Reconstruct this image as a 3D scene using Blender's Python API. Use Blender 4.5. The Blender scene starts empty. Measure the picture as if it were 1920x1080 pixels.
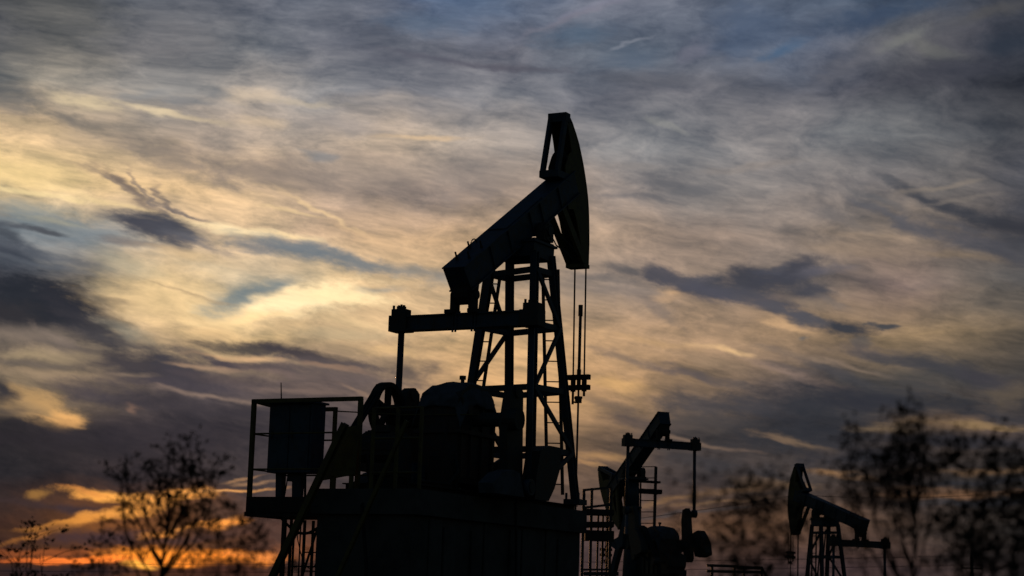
import bpy, math, random
from mathutils import Vector, Matrix
random.seed(7)
SC = bpy.context.scene
COL = SC.collection

# ------------------------------------------------------------------ camera
F_PX = 3733.0                      # focal length in pixels of the 1920 wide photograph (70 mm lens)
PITCH, ROLL, EYE = math.radians(9.2), math.radians(1.8), 1.6
FW = Vector((0, math.cos(PITCH), math.sin(PITCH)))
RT = Vector((1, 0, 0))
UP = RT.cross(FW)
cr, sr = math.cos(ROLL), math.sin(ROLL)
# image verticals lean to the right at the top: camera turned slightly anticlockwise
CAM_R = RT * cr + UP * sr
CAM_U = -RT * sr + UP * cr
cam = bpy.data.cameras.new('camera')
cam.sensor_width = 36; cam.lens = F_PX / 1920 * 36
cam.clip_start = 0.1; cam.clip_end = 6000
cam.dof.use_dof = True; cam.dof.focus_distance = 40; cam.dof.aperture_fstop = 2.3
camo = bpy.data.objects.new('camera', cam); COL.objects.link(camo)
camo.matrix_world = Matrix.Translation((0, 0, EYE)) @ Matrix((CAM_R, CAM_U, -FW)).transposed().to_4x4()
SC.camera = camo

def ray(px, py):
    return (FW * F_PX + CAM_R * (px - 960) + CAM_U * (540 - py)).normalized()
def at(px, py, Y):
    d = ray(px, py); return Vector((0, 0, EYE)) + d * (Y / d.y)

SC.view_settings.view_transform = 'Standard'; SC.view_settings.look = 'None'
SC.view_settings.exposure = 0; SC.view_settings.gamma = 1
SC.cycles.max_bounces = 5

# ------------------------------------------------------------------ sky
def s2l(c):
    return c / 12.92 if c <= 0.04045 else ((c + 0.055) / 1.055) ** 2.4
def hexc(h, k=1.0):
    return tuple(s2l(int(h[i:i+2], 16) / 255) * k for i in (0, 2, 4)) + (1,)

wd = bpy.data.worlds.new('World'); SC.world = wd; wd.use_nodes = True
NT = wd.node_tree; NT.nodes.clear(); LK = NT.links.new
def node(t, **k):
    n = NT.nodes.new(t)
    for a, b in k.items(): setattr(n, a, b)
    return n
def plug(sock, v):
    if isinstance(v, bpy.types.NodeSocket): LK(v, sock)
    else: sock.default_value = v
def mth(op, a, b=None, c=None, clamp=False):
    n = node('ShaderNodeMath', operation=op, use_clamp=clamp)
    plug(n.inputs[0], a)
    if b is not None: plug(n.inputs[1], b)
    if c is not None: plug(n.inputs[2], c)
    return n.outputs[0]
def vmth(op, a, b=None, c=None):
    n = node('ShaderNodeVectorMath', operation=op)
    plug(n.inputs[0], a)
    if b is not None: plug(n.inputs[1], b)
    if c is not None: plug(n.inputs[2], c)
    return n.outputs['Value'] if op == 'LENGTH' else n.outputs[0]
def rng(v, a, b, c, d, smooth=True):
    n = node('ShaderNodeMapRange', interpolation_type='SMOOTHSTEP' if smooth else 'LINEAR')
    plug(n.inputs[0], v)
    for i, q in enumerate((a, b, c, d)): n.inputs[i + 1].default_value = q
    return n.outputs[0]
def mix(fac, a, b, mode='MIX'):
    n = node('ShaderNodeMixRGB', blend_type=mode)
    plug(n.inputs[0], fac); plug(n.inputs[1], a); plug(n.inputs[2], b)
    return n.outputs[0]
def noise(vec, scale, detail, rough=0.55, dist=0.0):
    n = node('ShaderNodeTexNoise', noise_dimensions='2D')
    plug(n.inputs['Vector'], vec); n.inputs['Scale'].default_value = scale
    n.inputs['Detail'].default_value = detail; n.inputs['Roughness'].default_value = rough
    n.inputs['Distortion'].default_value = dist
    return n

DEG = 180 / math.pi
def sky_xy(px, py):                # direction components of a point of the sky, in degrees, along the tilted cloud bands
    d = ray(px, py)
    return (DEG * (d.x * cr + d.z * sr), DEG * (-d.x * sr + d.z * cr))

gen = node('ShaderNodeTexCoord').outputs['Generated']
sep = node('ShaderNodeSeparateXYZ'); LK(gen, sep.inputs[0])
dx, dy, dz = sep.outputs
U = mth('ADD', mth('MULTIPLY', dx, DEG * cr), mth('MULTIPLY', dz, DEG * sr))
V = mth('ADD', mth('MULTIPLY', dx, -DEG * sr), mth('MULTIPLY', dz, DEG * cr))
cmb = node('ShaderNodeCombineXYZ'); LK(U, cmb.inputs[0]); LK(V, cmb.inputs[1])
P0 = cmb.outputs[0]
def stretch(vec, sx, sy, ang=0.0, off=(0, 0)):
    n = node('ShaderNodeMapping'); plug(n.inputs[0], vec)
    n.inputs['Rotation'].default_value = (0, 0, math.radians(ang))
    n.inputs['Scale'].default_value = (sx, sy, 1)
    n.inputs['Location'].default_value = (off[0], off[1], 0)
    return n.outputs[0]
# cloud fibres fan out: they slope down to the right in the middle of the view, flatter above and below
v9 = mth('SUBTRACT', V, 9)
slope = mth('ADD', mth('MULTIPLY', v9, -.004), mth('MULTIPLY_ADD', mth('MULTIPLY', v9, v9), -.0022, .17))
cm2 = node('ShaderNodeCombineXYZ'); LK(U, cm2.inputs[0]); LK(mth('MULTIPLY_ADD', U, slope, V), cm2.inputs[1]); PB = cm2.outputs[0]
# soft large-scale bending, then ragged fibres
n1 = noise(stretch(P0, .30, .55, 8), 1, 3, .5)
n2 = noise(stretch(PB, .9, 2.6, 2, (5, 3)), 1, 6, .52)
W1 = vmth('MULTIPLY', vmth('SUBTRACT', n1.outputs['Color'], (.5, .5, .5)), (2.0, 1.1, 0))
W2 = vmth('MULTIPLY', vmth('SUBTRACT', n2.outputs['Color'], (.5, .5, .5)), (.9, .24, 0))
P1 = vmth('ADD', P0, W1)
P2 = vmth('ADD', vmth('ADD', P0, vmth('MULTIPLY', W1, (.35, .3, 0))), W2)
s1 = node('ShaderNodeSeparateXYZ'); LK(vmth('ADD', P1, vmth('MULTIPLY', W2, (1.3, 1.3, 0))), s1.inputs[0])
U1, V1 = s1.outputs[0], s1.outputs[1]

ROWS = '''
474b4b 525555 545b63 5a6068 5f646e 56606c 666b75 4d6480 5b6c80 676e7b 686e7a 5c6673 56606e 495a6c 35465a 48505a 4a4c50
55585c 646560 66686a 6a6c6e 70767a 646870 60666f 61666f 686a72 5c6671 5a6672 5f6672 506277 606570 5d6061 4a4c54 2e3640
5c6264 9a9484 8d8a82 7c8080 a29a8e 858888 76797e 7b7d80 767a7e 6b6f76 62656c 63666c 61656c 54575f 45484f 44474e 2f333a
b5a07e b09c7c a0937f 968b7e b0a18c a59a8c b8a68c a39a8c 9a938a 7f8080 7c7f80 7a7d7e 868380 727678 6c7071 5a5d60 46494d
d8be84 d9bf88 cbb080 d0b385 bfa882 a69480 948679 8f8277 958778 928577 7f7b78 84807a 7f7c79 75726f 6a6a6b 6f6c67 50535a
5f6a72 8c8f8c 8a8b86 bfa988 c4ac86 b09a80 c2a680 b89c76 a89070 9c8b77 9a8874 8f8072 857b71 877a6b 877967 655f5a 3f4146
3f434a 555a60 c8b080 d2b886 a8a38f c9b285 cbb084 b9a17c a89274 8c8072 857a70 8f7e6a 6c6560 6f6860 786862 70695f 4f5152
6b6258 5e5954 9d8d72 c3a878 c9ad78 b9a078 b59b74 b89a6c c2a272 b6976e aa8e6b 9c8468 927c60 877359 8c785a 857357 635a4c
7a6d58 82725a 5e554f 4b474a 5e5553 6a5d55 6c5f57 a88c66 c6a06a b08e62 9a7f5c 7d6b56 5b5350 4c4947 464542 474644 3e3e3e
2c2b2e 3a3636 393538 3a363a 3d393c 433e41 544a48 75624e 8a7050 80694f 4f4845 46423f 37373a 2f3237 3f3b3a 5e5044 37363a
29282b 2f2c2e 3a3334 3d3636 47403f 4d4543 4d4543 6a5b4e 6a5a4c 6c5847 4c4542 443d3b 45403d 4f4640 3f3a39 3a3735 35322f
3b2d28 5a3e28 7b512c 7a5533 4c4140 503a2c 4a3a33 4a4040 4a4040 504542 57463e 6b5340 664f3f 644e3e 4f4239 48403a 2c2a28
33221e 3a2722 5a3a25 503428 4a3328 44332d 4a3a35 483a36 4a3c38 4e4040 4c3c38 4c3e3a 473a38 45393a 4a3c38 403736 2a2626
1c1716 1e1817 241a17 221a18 201a18 201a18 201a18 201a18 201a18 201a18 201a18 201a18 201a18 201a18 201a18 1c1817 181617
'''.split('\n')[1:-1]
ULO, UHI = sky_xy(0, 540)[0], sky_xy(1920, 540)[0]
upos = rng(U1, ULO - 1, UHI + 1, 0, 1, False)
col = None
for r, line in enumerate(ROWS):
    n = node('ShaderNodeValToRGB'); n.color_ramp.interpolation = 'B_SPLINE'
    LK(upos, n.inputs[0])
    cs = line.split(); el = n.color_ramp.elements
    for i, c in enumerate(cs):
        p = (sky_xy(i * 120, 540)[0] - ULO + 1) / (UHI - ULO + 2)
        e = el[i] if i < 2 else el.new(p)
        e.position = p
    for i, c in enumerate(cs): el[i].color = hexc(c)
    v1 = sky_xy(960, r * 90)[1]
    col = n.outputs[0] if r == 0 else mix(rng(V1, v0, v1, 0, 1, False), col, n.outputs[0])
    v0 = v1
# cirrus fibres over everything: brighter and darker threads, gently sloping, finer and flatter near the horizon
n3 = noise(vmth('ADD', stretch(PB, .46, 1.45, 0, (9, 1)), vmth('MULTIPLY', W1, (.6, .6, 0))), 1, 11, .66)
n4 = noise(vmth('ADD', stretch(PB, 1.9, 8.5, 6, (2, 7)), vmth('MULTIPLY', W1, (1.5, 1.5, 0))), 1, 8, .72)
fib = mth('ADD', mth('MULTIPLY', mth('SUBTRACT', n3.outputs['Fac'], .5), 1.35), mth('MULTIPLY', mth('SUBTRACT', n4.outputs['Fac'], .5), .34))
col = mix(1, col, mix(rng(fib, -.5, .5, 0, 1, False), (.50, .56, .65, 1), (1.54, 1.46, 1.37, 1)), 'MULTIPLY')

# named clouds: x y rx ry turn colour opacity softness
SPL = '''
880 15 60 20 0 54657a .5
790 45 80 20 0 50657a .5
1400 40 55 45 0 4a5a6f .7
1370 90 40 25 0 4a5b70 .5
1090 65 75 16 -8 526678 .7
1185 110 45 22 0 4f5e6e .7
1180 80 32 3 -18 7b818a .7
1100 20 85 6 -18 757786 .5
1060 40 90 5 -18 75757f .5
1300 95 35 15 -30 6d6f7b .6
1650 25 130 18 -8 36495f .7
1620 40 45 20 -20 3a4a60 .4
1460 95 45 10 -20 3f5d78 .7
1690 75 42 8 -22 737671 .8
1750 88 55 12 18 686a66 .6
1600 115 90 16 -25 6a6b70 .5
1860 20 80 12 -12 575756 .6
1880 80 40 20 0 2c3642 .7
1780 130 90 18 0 40434c .6
830 112 130 5 8 565863 .8
960 125 110 8 3 565760 .8
760 110 90 14 3 60636c .5
1240 150 120 14 3 585b62 .5
1250 235 45 5 20 8c8d88 .6
790 258 75 5 0 cdb28a .7
720 190 80 6 0 a8a096 .5
560 190 90 6 4 b3a892 .6
640 235 80 14 8 958f8a .5
170 195 60 11 8 cdbc96 .8
300 209 65 6 10 d3c29c .8
380 225 60 5 8 b8a98c .6
470 180 60 14 0 c9b89e .7
490 230 50 10 5 c6b293 .6
340 190 35 9 8 74787a .6
285 175 50 8 -12 7f8384 .5
400 175 25 8 0 7a7e80 .5
140 225 60 12 20 716e68 .8
20 190 60 30 0 5a6064 .6
60 240 90 8 8 b8a480 .6
330 300 125 24 18 7b746d .7
250 275 40 10 10 857c70 .6
520 325 140 28 8 867b72 .7
700 325 160 30 5 8a8076 .5
880 330 70 40 0 857d76 .5
600 292 35 8 8 808587 .6
200 330 60 8 20 a08c70 .5
40 330 90 22 0 dec486 .6
60 365 110 6 3 e8d196 .7
220 380 120 6 12 dfc690 .7
60 395 100 14 4 8a8f86 .7
130 432 150 26 4 7e898c .7
60 412 110 8 0 6f7c80 .6
100 413 50 5 5 a39f88 .6
245 358 78 9 36 6c635e .85
225 352 60 4 30 86796c .6
262 350 50 4 50 7c7068 .5
278 368 50 4 48 78706a .5
316 380 20 14 50 9a8a74 .4
200 335 40 3 36 8a7c6c .6
330 395 65 4 20 78706a .8
291 360 20 8 55 706863 .8
310 382 22 4 45 706863 .7
345 402 30 3 15 746c66 .7
450 432 120 9 6 fee4ac .97 0
540 444 60 5 12 f2d49a .9
610 402 80 4 28 e4c590 .6
540 395 60 4 12 e0c48e .5
700 450 90 8 20 d2b184 .5
560 470 130 20 12 6c787e .85
640 490 110 14 12 6d777c .8
760 510 120 12 8 7a7e7c .7
470 465 50 10 10 77797a .7
250 410 40 10 10 5d5e62 .9
285 425 52 21 12 484a52 .97 .4
325 423 28 9 -4 4b4d54 .9
325 440 38 25 35 4f5158 .93 .3
375 458 50 12 20 68696d .7
200 402 22 8 10 77746e .6
270 462 60 6 8 6d6a6a .7
230 450 40 5 8 746f6c .6
50 425 60 6 6 4f545a .85
95 432 30 5 5 54585c .9
20 475 60 22 12 40464f .9
90 478 110 8 12 565c63 .7
70 495 90 6 10 5c6268 .6
10 440 30 16 20 454b52 .8
30 535 70 14 8 33363d .95
60 572 118 42 8 2c3037 .98 .55
150 585 55 42 25 303239 .97 .5
20 590 60 24 0 38373a .9
170 620 70 20 35 403f43 .85
225 563 28 5 10 5e5852 .85
190 560 40 7 20 6a6254 .6
200 590 40 20 -20 5d5650 .6
240 645 110 12 15 4b494b .8
130 650 70 6 15 5a5450 .7
60 625 80 14 0 7c7063 .7
110 635 50 8 25 85776a .6
240 500 60 22 20 93937f .5
340 560 130 40 0 ddc088 .6
430 590 70 22 0 e6c88c .6
560 562 135 26 -6 fbe2ac .92
640 558 80 16 5 fbe0a6 .8
460 595 80 8 -6 efcf92 .7
660 600 80 10 8 e2c48e .5
640 625 90 12 0 b8a680 .5
440 560 55 24 -25 77827f .85
490 545 55 14 -18 737f80 .9
400 505 60 12 8 b9ab8c .5
350 480 70 8 10 d4b888 .6
720 545 40 6 0 6f7f84 .5
860 530 60 12 0 84847c .5
350 545 90 3 14 a08c6c .6
230 620 50 14 20 9a9480 .5
80 665 100 10 2 a5926f .6
100 700 110 8 4 9c876a .6
60 680 80 6 3 6a6158 .6
270 690 90 28 8 434044 .93 .3
340 700 60 22 0 47444a .8
300 675 26 10 -20 434248 .8
390 675 60 8 20 504b50 .8
470 655 100 11 3 4a4746 .9 .3
570 667 100 11 12 454145 .93 .3
600 680 110 6 6 5a5252 .6
470 687 120 10 5 484349 .85 .3
330 722 150 10 3 4b464b .8
420 712 90 8 4 5a504f .6
630 705 130 20 8 5f5654 .75
770 700 60 18 22 5e5550 .8
810 690 20 12 10 645a52 .7
380 690 60 5 5 a5896c .7
480 671 50 5 6 c9a476 .8
400 668 40 4 6 b8966c .7
620 690 60 4 8 9a7d64 .6
730 655 60 10 6 d8b47a .6
240 705 40 5 5 80705f .7
400 742 110 5 6 8c7868 .7
560 735 90 6 4 7f6c60 .6
520 700 60 6 8 7e6c62 .6
690 745 60 5 20 937a64 .6
180 738 90 16 10 47434a .8
300 755 90 14 0 403c40 .8
460 775 140 12 2 3f3b3f .8
250 768 12 9 20 7c6353 .7
60 745 50 20 15 ab8c5c .8
90 765 60 24 20 b38f59 .9
125 782 30 12 20 e0aa5e .9
110 790 40 4 12 e2ac60 .7
40 765 40 16 10 9a805a .7
6 730 20 24 0 37373c .95
10 770 30 8 0 4a4543 .6
60 830 200 24 4 2f2c2f .8
260 820 200 30 0 383438 .7
1255 552 40 14 0 c6a276 .85
1180 548 90 10 6 7d746c .6
1230 580 60 10 32 726a64 .6
1130 520 60 9 5 6a6663 .75
1180 508 40 12 10 5c5b5c .8
1240 510 36 17 15 505056 .95 .4
1290 530 52 15 20 515157 .93 .4
1340 542 62 20 5 505157 .9 .1
1330 525 40 10 -10 52535a .8
1410 528 66 25 -6 44464d .97 .4
1390 553 90 17 10 4f5056 .88 .1
1300 562 40 5 12 8a7866 .5
1440 560 30 6 -10 7d6e62 .5
1330 548 70 14 12 50515a .8
1480 512 58 22 -15 464850 .96 .4
1450 505 25 9 -20 4d4f57 .8
1540 510 55 10 -5 66646a .6
1510 545 46 18 12 484a51 .93 .3
1450 578 60 14 18 505056 .92 .2
1520 602 62 11 15 505156 .92 .2
1480 590 60 10 20 55555a .85
1590 618 40 13 4 3b3f46 .97 .4
1655 609 28 4 5 46494d .95 .4
1625 604 14 3 -10 4a4c50 .8
1622 640 14 12 0 5d5a58 .7
1560 565 40 5 25 6f6862 .6
1520 570 40 12 10 8c7c69 .6
1510 634 12 4 0 6a6864 .7
1480 612 50 6 10 cda878 .6
1375 655 34 7 16 d6b37c .85 -.3
1330 648 50 5 8 c5a476 .6
1340 680 60 12 12 a38a6c .4
1200 680 80 8 18 70655e .6
1260 700 60 5 12 675c57 .7
1310 705 60 10 18 5d5655 .8
1380 725 60 6 20 5f5752 .7
1230 640 70 8 10 bf9c6c .5
1160 720 60 14 10 d3a866 .6
1060 745 50 14 0 c39a62 .5
1140 760 70 10 20 6e6054 .6
1300 760 90 24 15 4a484a .85
1200 790 70 12 10 5a504c .7
1330 790 110 18 5 4a4644 .7
1560 680 120 5 14 8a7865 .6
1480 700 80 6 20 88756a .6
1550 718 60 8 15 7d6c5e .6
1640 660 60 10 10 625a58 .7
1700 675 80 12 10 4a494b .8
1560 695 90 10 22 504f51 .7
1480 690 60 6 15 5c5552 .7
1780 695 90 16 12 414246 .85
1860 712 60 16 12 403f44 .85
1900 735 40 22 0 605648 .7
1750 730 110 7 20 4b4a49 .6
1660 740 120 20 10 3a3c40 .8
1500 760 130 30 3 33363c .88
1620 750 100 22 8 33353c .8
1400 760 60 14 12 48474a .7
1830 770 100 12 14 35373c .85
1700 790 90 14 0 34353a .7
1500 820 120 30 0 34363b .8
1760 795 90 13 4 80694c .75 -.3
1860 800 70 8 4 86704e .8
1660 805 50 8 5 76644c .7
1800 830 130 12 3 33343a .85
1500 832 60 8 16 7a664f .7 -.3
1450 822 40 6 14 796550 .7
1545 885 42 6 3 957450 .8 -.2
1600 895 40 4 5 856a50 .6
1620 860 100 16 0 34363c .7
1850 883 130 7 1 82674a .75 -.3
1780 925 120 7 0 87664a .7
1720 915 60 6 0 7a5f48 .6
1850 940 130 8 0 33363c .7
1850 903 120 5 0 34363c .6
1460 905 60 7 4 7c6449 .7
1250 937 110 6 -9 836748 .7 -.3
1400 915 80 7 -5 836748 .6 -.3
1340 940 90 4 -5 80674e .6
1300 960 120 4 -6 45484c .6
1120 858 60 8 6 a58256 .8 -.3
1100 870 30 4 20 b08a5a .6
1300 830 90 5 12 7a6757 .7
1240 818 60 4 6 7a6757 .5
1060 870 40 5 0 a07c55 .7
1330 870 100 14 8 3f3e40 .7
1190 910 80 8 0 5f5048 .6
1350 985 120 20 0 765a44 .6
1500 960 80 20 0 765c47 .5
1440 890 40 20 0 403e40 .6
1020 900 60 10 0 857060 .5
300 1000 300 60 0 5e3b2e .45 -.5
230 945 160 30 0 6f4a30 .4 -.5
205 929 72 9 5 f9b152 .95 0
165 922 40 5 10 c98642 .7
330 928 60 10 -3 e9a14d .9
270 930 40 10 0 eda652 .8
430 922 80 3 -3 d0985a .9
450 897 40 3 -14 a07c58 .7
480 905 50 4 -4 a88460 .6
66 928 24 6 -4 96703c .8
30 940 90 6 5 3f3434 .6
150 955 60 10 8 3f3538 .85
210 965 90 11 -14 dc9848 .95
250 958 60 10 -8 dd9a4c .8
120 980 70 6 -8 c4863f .9
70 1000 60 5 -14 a87038 .8
130 990 60 9 6 5f4330 .6
300 1003 24 6 -15 f6a44a .95
360 985 70 5 -12 d8934c .7
420 980 32 8 -5 f7a24c .95
200 1010 110 14 0 43363a .85
380 1005 60 10 -8 4c3c3c .7
60 1035 120 8 0 9a5830 .7
180 1051 130 6 1 fb8a3c .97 .4
60 1050 60 4 0 b8602f .7
300 1042 95 13 0 ff9d38 .97
270 1061 30 8 0 ffb84e 1 .1
330 1060 50 6 5 ff9a3a .9
400 1048 100 13 0 ff9a3c .95
490 1045 70 8 0 e8914a .8
560 1030 50 16 0 8a5a3c .7
110 1070 140 10 1 2f2628 .9
430 1072 80 7 0 4a3028 .8
1700 360 65 8 29 4b4e53 .88 0
1640 372 50 6 26 5f6163 .6
1880 330 70 5 20 505256 .6
1655 340 30 7 30 55585c .7
1770 390 75 11 20 43464c .9 0
1850 411 85 12 14 3f4248 .92 0
1800 425 110 9 16 515358 .7 -.2
1925 428 80 17 10 3a3c42 .92 0
1910 460 60 18 14 45474c .8
1690 415 100 9 24 5c5c60 .75
1640 392 60 8 28 636467 .5
1800 448 130 14 16 54555a .75
1900 480 80 16 20 46484e .7
1885 340 60 5 22 4c4e52 .8
1760 352 70 5 -8 857c70 .7
1800 375 60 4 -5 7c756c .5
1260 345 75 9 8 67686a .75
1180 366 55 5 0 6c6b6c .6
1240 371 45 4 12 656668 .6
1290 355 40 10 -10 6c6d6e .5
1545 400 80 14 20 6c6a69 .5
1600 470 100 12 6 8f7e6a .5
1800 480 70 7 8 87765f .5
1180 310 90 8 5 85817c .4
1420 310 90 7 -4 8e857b .4
'''
n5 = noise(vmth('ADD', stretch(PB, 1.1, 3.0, 0, (4, 8)), vmth('MULTIPLY', W1, (.8, .8, 0))), 1, 10, .68)
fray = mth('MULTIPLY', mth('SUBTRACT', n5.outputs['Fac'], .5), 1.75)
# one cloud = a soft ellipse of one colour, its edge frayed by the warped coordinates
CG = bpy.data.node_groups.new('cloud', 'ShaderNodeTree')
for nm, ty in (('P', 'NodeSocketVector'), ('under', 'NodeSocketColor'), ('where', 'NodeSocketVector'), ('turn', 'NodeSocketVector'),
               ('size', 'NodeSocketVector'), ('colour', 'NodeSocketColor'), ('soft', 'NodeSocketFloat'), ('opacity', 'NodeSocketFloat'), ('fray', 'NodeSocketFloat')):
    CG.interface.new_socket(nm, in_out='INPUT', socket_type=ty)
CG.interface.new_socket('col', in_out='OUTPUT', socket_type='NodeSocketColor')
gi = CG.nodes.new('NodeGroupInput'); go = CG.nodes.new('NodeGroupOutput'); gl = CG.links.new
gm = CG.nodes.new('ShaderNodeMapping'); gm.vector_type = 'TEXTURE'
gv = CG.nodes.new('ShaderNodeVectorMath'); gv.operation = 'LENGTH'
gr = CG.nodes.new('ShaderNodeMapRange'); gr.interpolation_type = 'SMOOTHSTEP'
gx = CG.nodes.new('ShaderNodeMixRGB')
gl(gi.outputs['P'], gm.inputs['Vector']); gl(gi.outputs['where'], gm.inputs['Location']); gl(gi.outputs['turn'], gm.inputs['Rotation'])
gl(gi.outputs['size'], gm.inputs['Scale']); gl(gm.outputs[0], gv.inputs[0])
ga = CG.nodes.new('ShaderNodeMath'); ga.operation = 'ADD'; gl(gv.outputs['Value'], ga.inputs[0]); gl(gi.outputs['fray'], ga.inputs[1]); gl(ga.outputs[0], gr.inputs[0])
gr.inputs[1].default_value = 1.6; gr.inputs[3].default_value = 0
gl(gi.outputs['soft'], gr.inputs[2]); gl(gi.outputs['opacity'], gr.inputs[4])
gl(gr.outputs[0], gx.inputs[0]); gl(gi.outputs['under'], gx.inputs[1]); gl(gi.outputs['colour'], gx.inputs[2]); gl(gx.outputs[0], go.inputs[0])
grain = mix(rng(mth('ADD', mth('MULTIPLY', mth('SUBTRACT', n3.outputs['Fac'], .5), 1.0), mth('MULTIPLY', mth('SUBTRACT', n4.outputs['Fac'], .5), .25)), -.5, .5, 0, 1, False), (.80, .805, .845, 1), (1.25, 1.19, 1.18, 1))
CLOUDS = []
for s in SPL.strip().split('\n'):
    q = s.split(); px, py, rx, ry, ang = map(float, q[:5])
    a = sky_xy(px, py); k = DEG / F_PX; t = math.radians(ang)
    ex = 1.5 * math.hypot(rx * math.cos(t), ry * math.sin(t)) * k + .95; ey = 1.5 * math.hypot(rx * math.sin(t), ry * math.cos(t)) * k + .55
    CLOUDS.append((a, (rx * k, ry * k, 1), -t, hexc(q[5]), float(q[6]), float(q[7]) if len(q) > 7 else .1, (a[0] - ex, a[0] + ex, a[1] - ey, a[1] + ey)))
# the rest of the sky, away from the sunset: clear dusk sky
nish = node('ShaderNodeTexSky', sky_type='NISHITA', sun_disc=False)
SUN_DIR = ray(275, 1058)
nish.sun_elevation = math.asin(SUN_DIR.z); nish.sun_rotation = math.atan2(SUN_DIR.x, SUN_DIR.y)
rest = mix(1, nish.outputs[0], (.024, .034, .048, 1), 'MULTIPLY')
front = mth('MULTIPLY', rng(dy, .80, .93, 0, 1), rng(dz, .32, .48, 1, 0))
SAT = rng(V, 2.2, 6, 1.0, .93)       # the air near the sun's horizon is redder
def sky_part(x0, x1, y0, y1):      # the clouds that reach into one part of the sky
    c = col; PS = P2; k = 0
    for (loc, size, turn, hc, op, soft, (a, b, d, e)) in CLOUDS:
        if b < x0 or a > x1 or e < y0 or d > y1: continue
        k += 1
        if k % 10 == 9: PS = vmth('MULTIPLY_ADD', c, (1e-7, 1e-7, 0), P2)   # keeps the long node chain in order, moves nothing
        n = node('ShaderNodeGroup'); n.node_tree = CG
        LK(PS, n.inputs[0]); LK(c, n.inputs[1])
        n.inputs[2].default_value = (loc[0], loc[1], 0); n.inputs[3].default_value = (0, 0, turn); n.inputs[4].default_value = size
        n.inputs[5].default_value = hc; n.inputs[6].default_value = soft; n.inputs[7].default_value = op; LK(fray, n.inputs[8])
        c = n.outputs[0]
    bg = node('ShaderNodeBackground'); gmm = node('ShaderNodeGamma'); gmm.inputs[1].default_value = 1.12; LK(mix(1, c, grain, 'MULTIPLY'), gmm.inputs[0])
    hs = node('ShaderNodeHueSaturation'); LK(SAT, hs.inputs['Saturation']); LK(mix(1, gmm.outputs[0], (1.27, 1.262, 1.285, 1), 'MULTIPLY'), hs.inputs['Color'])
    LK(mix(front, rest, hs.outputs[0]), bg.inputs[0])
    return bg.outputs[0]
def tree(xs, ys):                  # the sky is cut into parts only so that each ray works through few clouds; nothing shows at the cuts
    if len(xs) > 2 or len(ys) > 2:
        n = node('ShaderNodeMixShader')
        if len(xs) >= len(ys):
            m = len(xs) // 2; LK(mth('GREATER_THAN', U, xs[m]), n.inputs[0]); a, b = tree(xs[:m + 1], ys), tree(xs[m:], ys)
        else:
            m = len(ys) // 2; LK(mth('GREATER_THAN', V, ys[m]), n.inputs[0]); a, b = tree(xs, ys[:m + 1]), tree(xs, ys[m:])
        LK(a, n.inputs[1]); LK(b, n.inputs[2]); return n.outputs[0]
    return sky_part(xs[0], xs[1], ys[0], ys[1])
xs = [-90] + [ULO + (UHI - ULO) * i / 6 for i in range(1, 6)] + [90]
ys = [-90] + [sky_xy(960, 1080 * i / 5)[1] for i in range(4, 0, -1)] + [90]
wo = node('ShaderNodeOutputWorld'); LK(tree(xs, ys), wo.inputs[0])
wd.cycles.sampling_method = 'MANUAL'; wd.cycles.sample_map_resolution = 256

sl = bpy.data.lights.new('sun', 'SUN'); sl.energy = .35; sl.angle = math.radians(3); sl.color = (1, .48, .2)
so = bpy.data.objects.new('sun', sl); COL.objects.link(so)
so.rotation_euler = SUN_DIR.to_track_quat('Z', 'Y').to_euler(); so.location = (-20, 40, 30)

# ------------------------------------------------------------------ materials
def mat(name, c1, c2, rough=.6, metal=0.0, scale=6.0, bump=.15, band=None):
    m = bpy.data.materials.new(name); m.use_nodes = True; nt = m.node_tree; b = nt.nodes['Principled BSDF']
    tc = nt.nodes.new('ShaderNodeTexCoord'); nz = nt.nodes.new('ShaderNodeTexNoise')
    nz.inputs['Scale'].default_value = scale; nz.inputs['Detail'].default_value = 7; nz.inputs['Roughness'].default_value = .65
    nt.links.new(tc.outputs['Object'], nz.inputs['Vector'])
    cr_ = nt.nodes.new('ShaderNodeValToRGB'); nt.links.new(nz.outputs['Fac'], cr_.inputs[0])
    cr_.color_ramp.elements[0].position = .42; cr_.color_ramp.elements[1].position = .66
    cr_.color_ramp.elements[0].color = (*c1, 1); cr_.color_ramp.elements[1].color = (*c2, 1)
    nt.links.new(cr_.outputs[0], b.inputs['Base Color'])
    b.inputs['Roughness'].default_value = rough; b.inputs['Metallic'].default_value = metal
    bp = nt.nodes.new('ShaderNodeBump'); bp.inputs['Strength'].default_value = bump; bp.inputs['Distance'].default_value = .02
    nt.links.new(nz.outputs['Fac'], bp.inputs['Height']); nt.links.new(bp.outputs[0], b.inputs['Normal'])
    return m
BLUE = mat('worn_blue_paint', (.035, .07, .12), (.06, .05, .045), .55)
GREY = mat('weathered_steel', (.06, .065, .07), (.09, .06, .045), .6, .3)
YELL = mat('dull_yellow_paint', (.16, .13, .03), (.09, .06, .03), .6)
RUST = mat('rusty_steel', (.05, .035, .028), (.03, .028, .027), .8)
TARP = mat('dusty_cover', (.10, .12, .15), (.05, .055, .06), .9, 0, 3)
CABM = mat('cabinet_paint', (.05, .09, .14), (.04, .055, .08), .5)
CONC = mat('stained_concrete', (.10, .10, .098), (.045, .044, .042), .9, 0, 1.6, .5)
RUBB = mat('black_rubber', (.015, .015, .015), (.03, .03, .03), .8)
BARK = mat('dark_bark', (.035, .028, .022), (.06, .05, .04), .9, 0, 30)
LEAF = mat('dry_leaves', (.035, .032, .015), (.06, .04, .02), .8, 0, 20)
SOIL = mat('dry_grass_soil', (.05, .045, .025), (.10, .08, .05), .95, 0, .7, .6)
WOOD = mat('grey_timber', (.08, .07, .06), (.05, .045, .04), .9, 0, 9)

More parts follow.
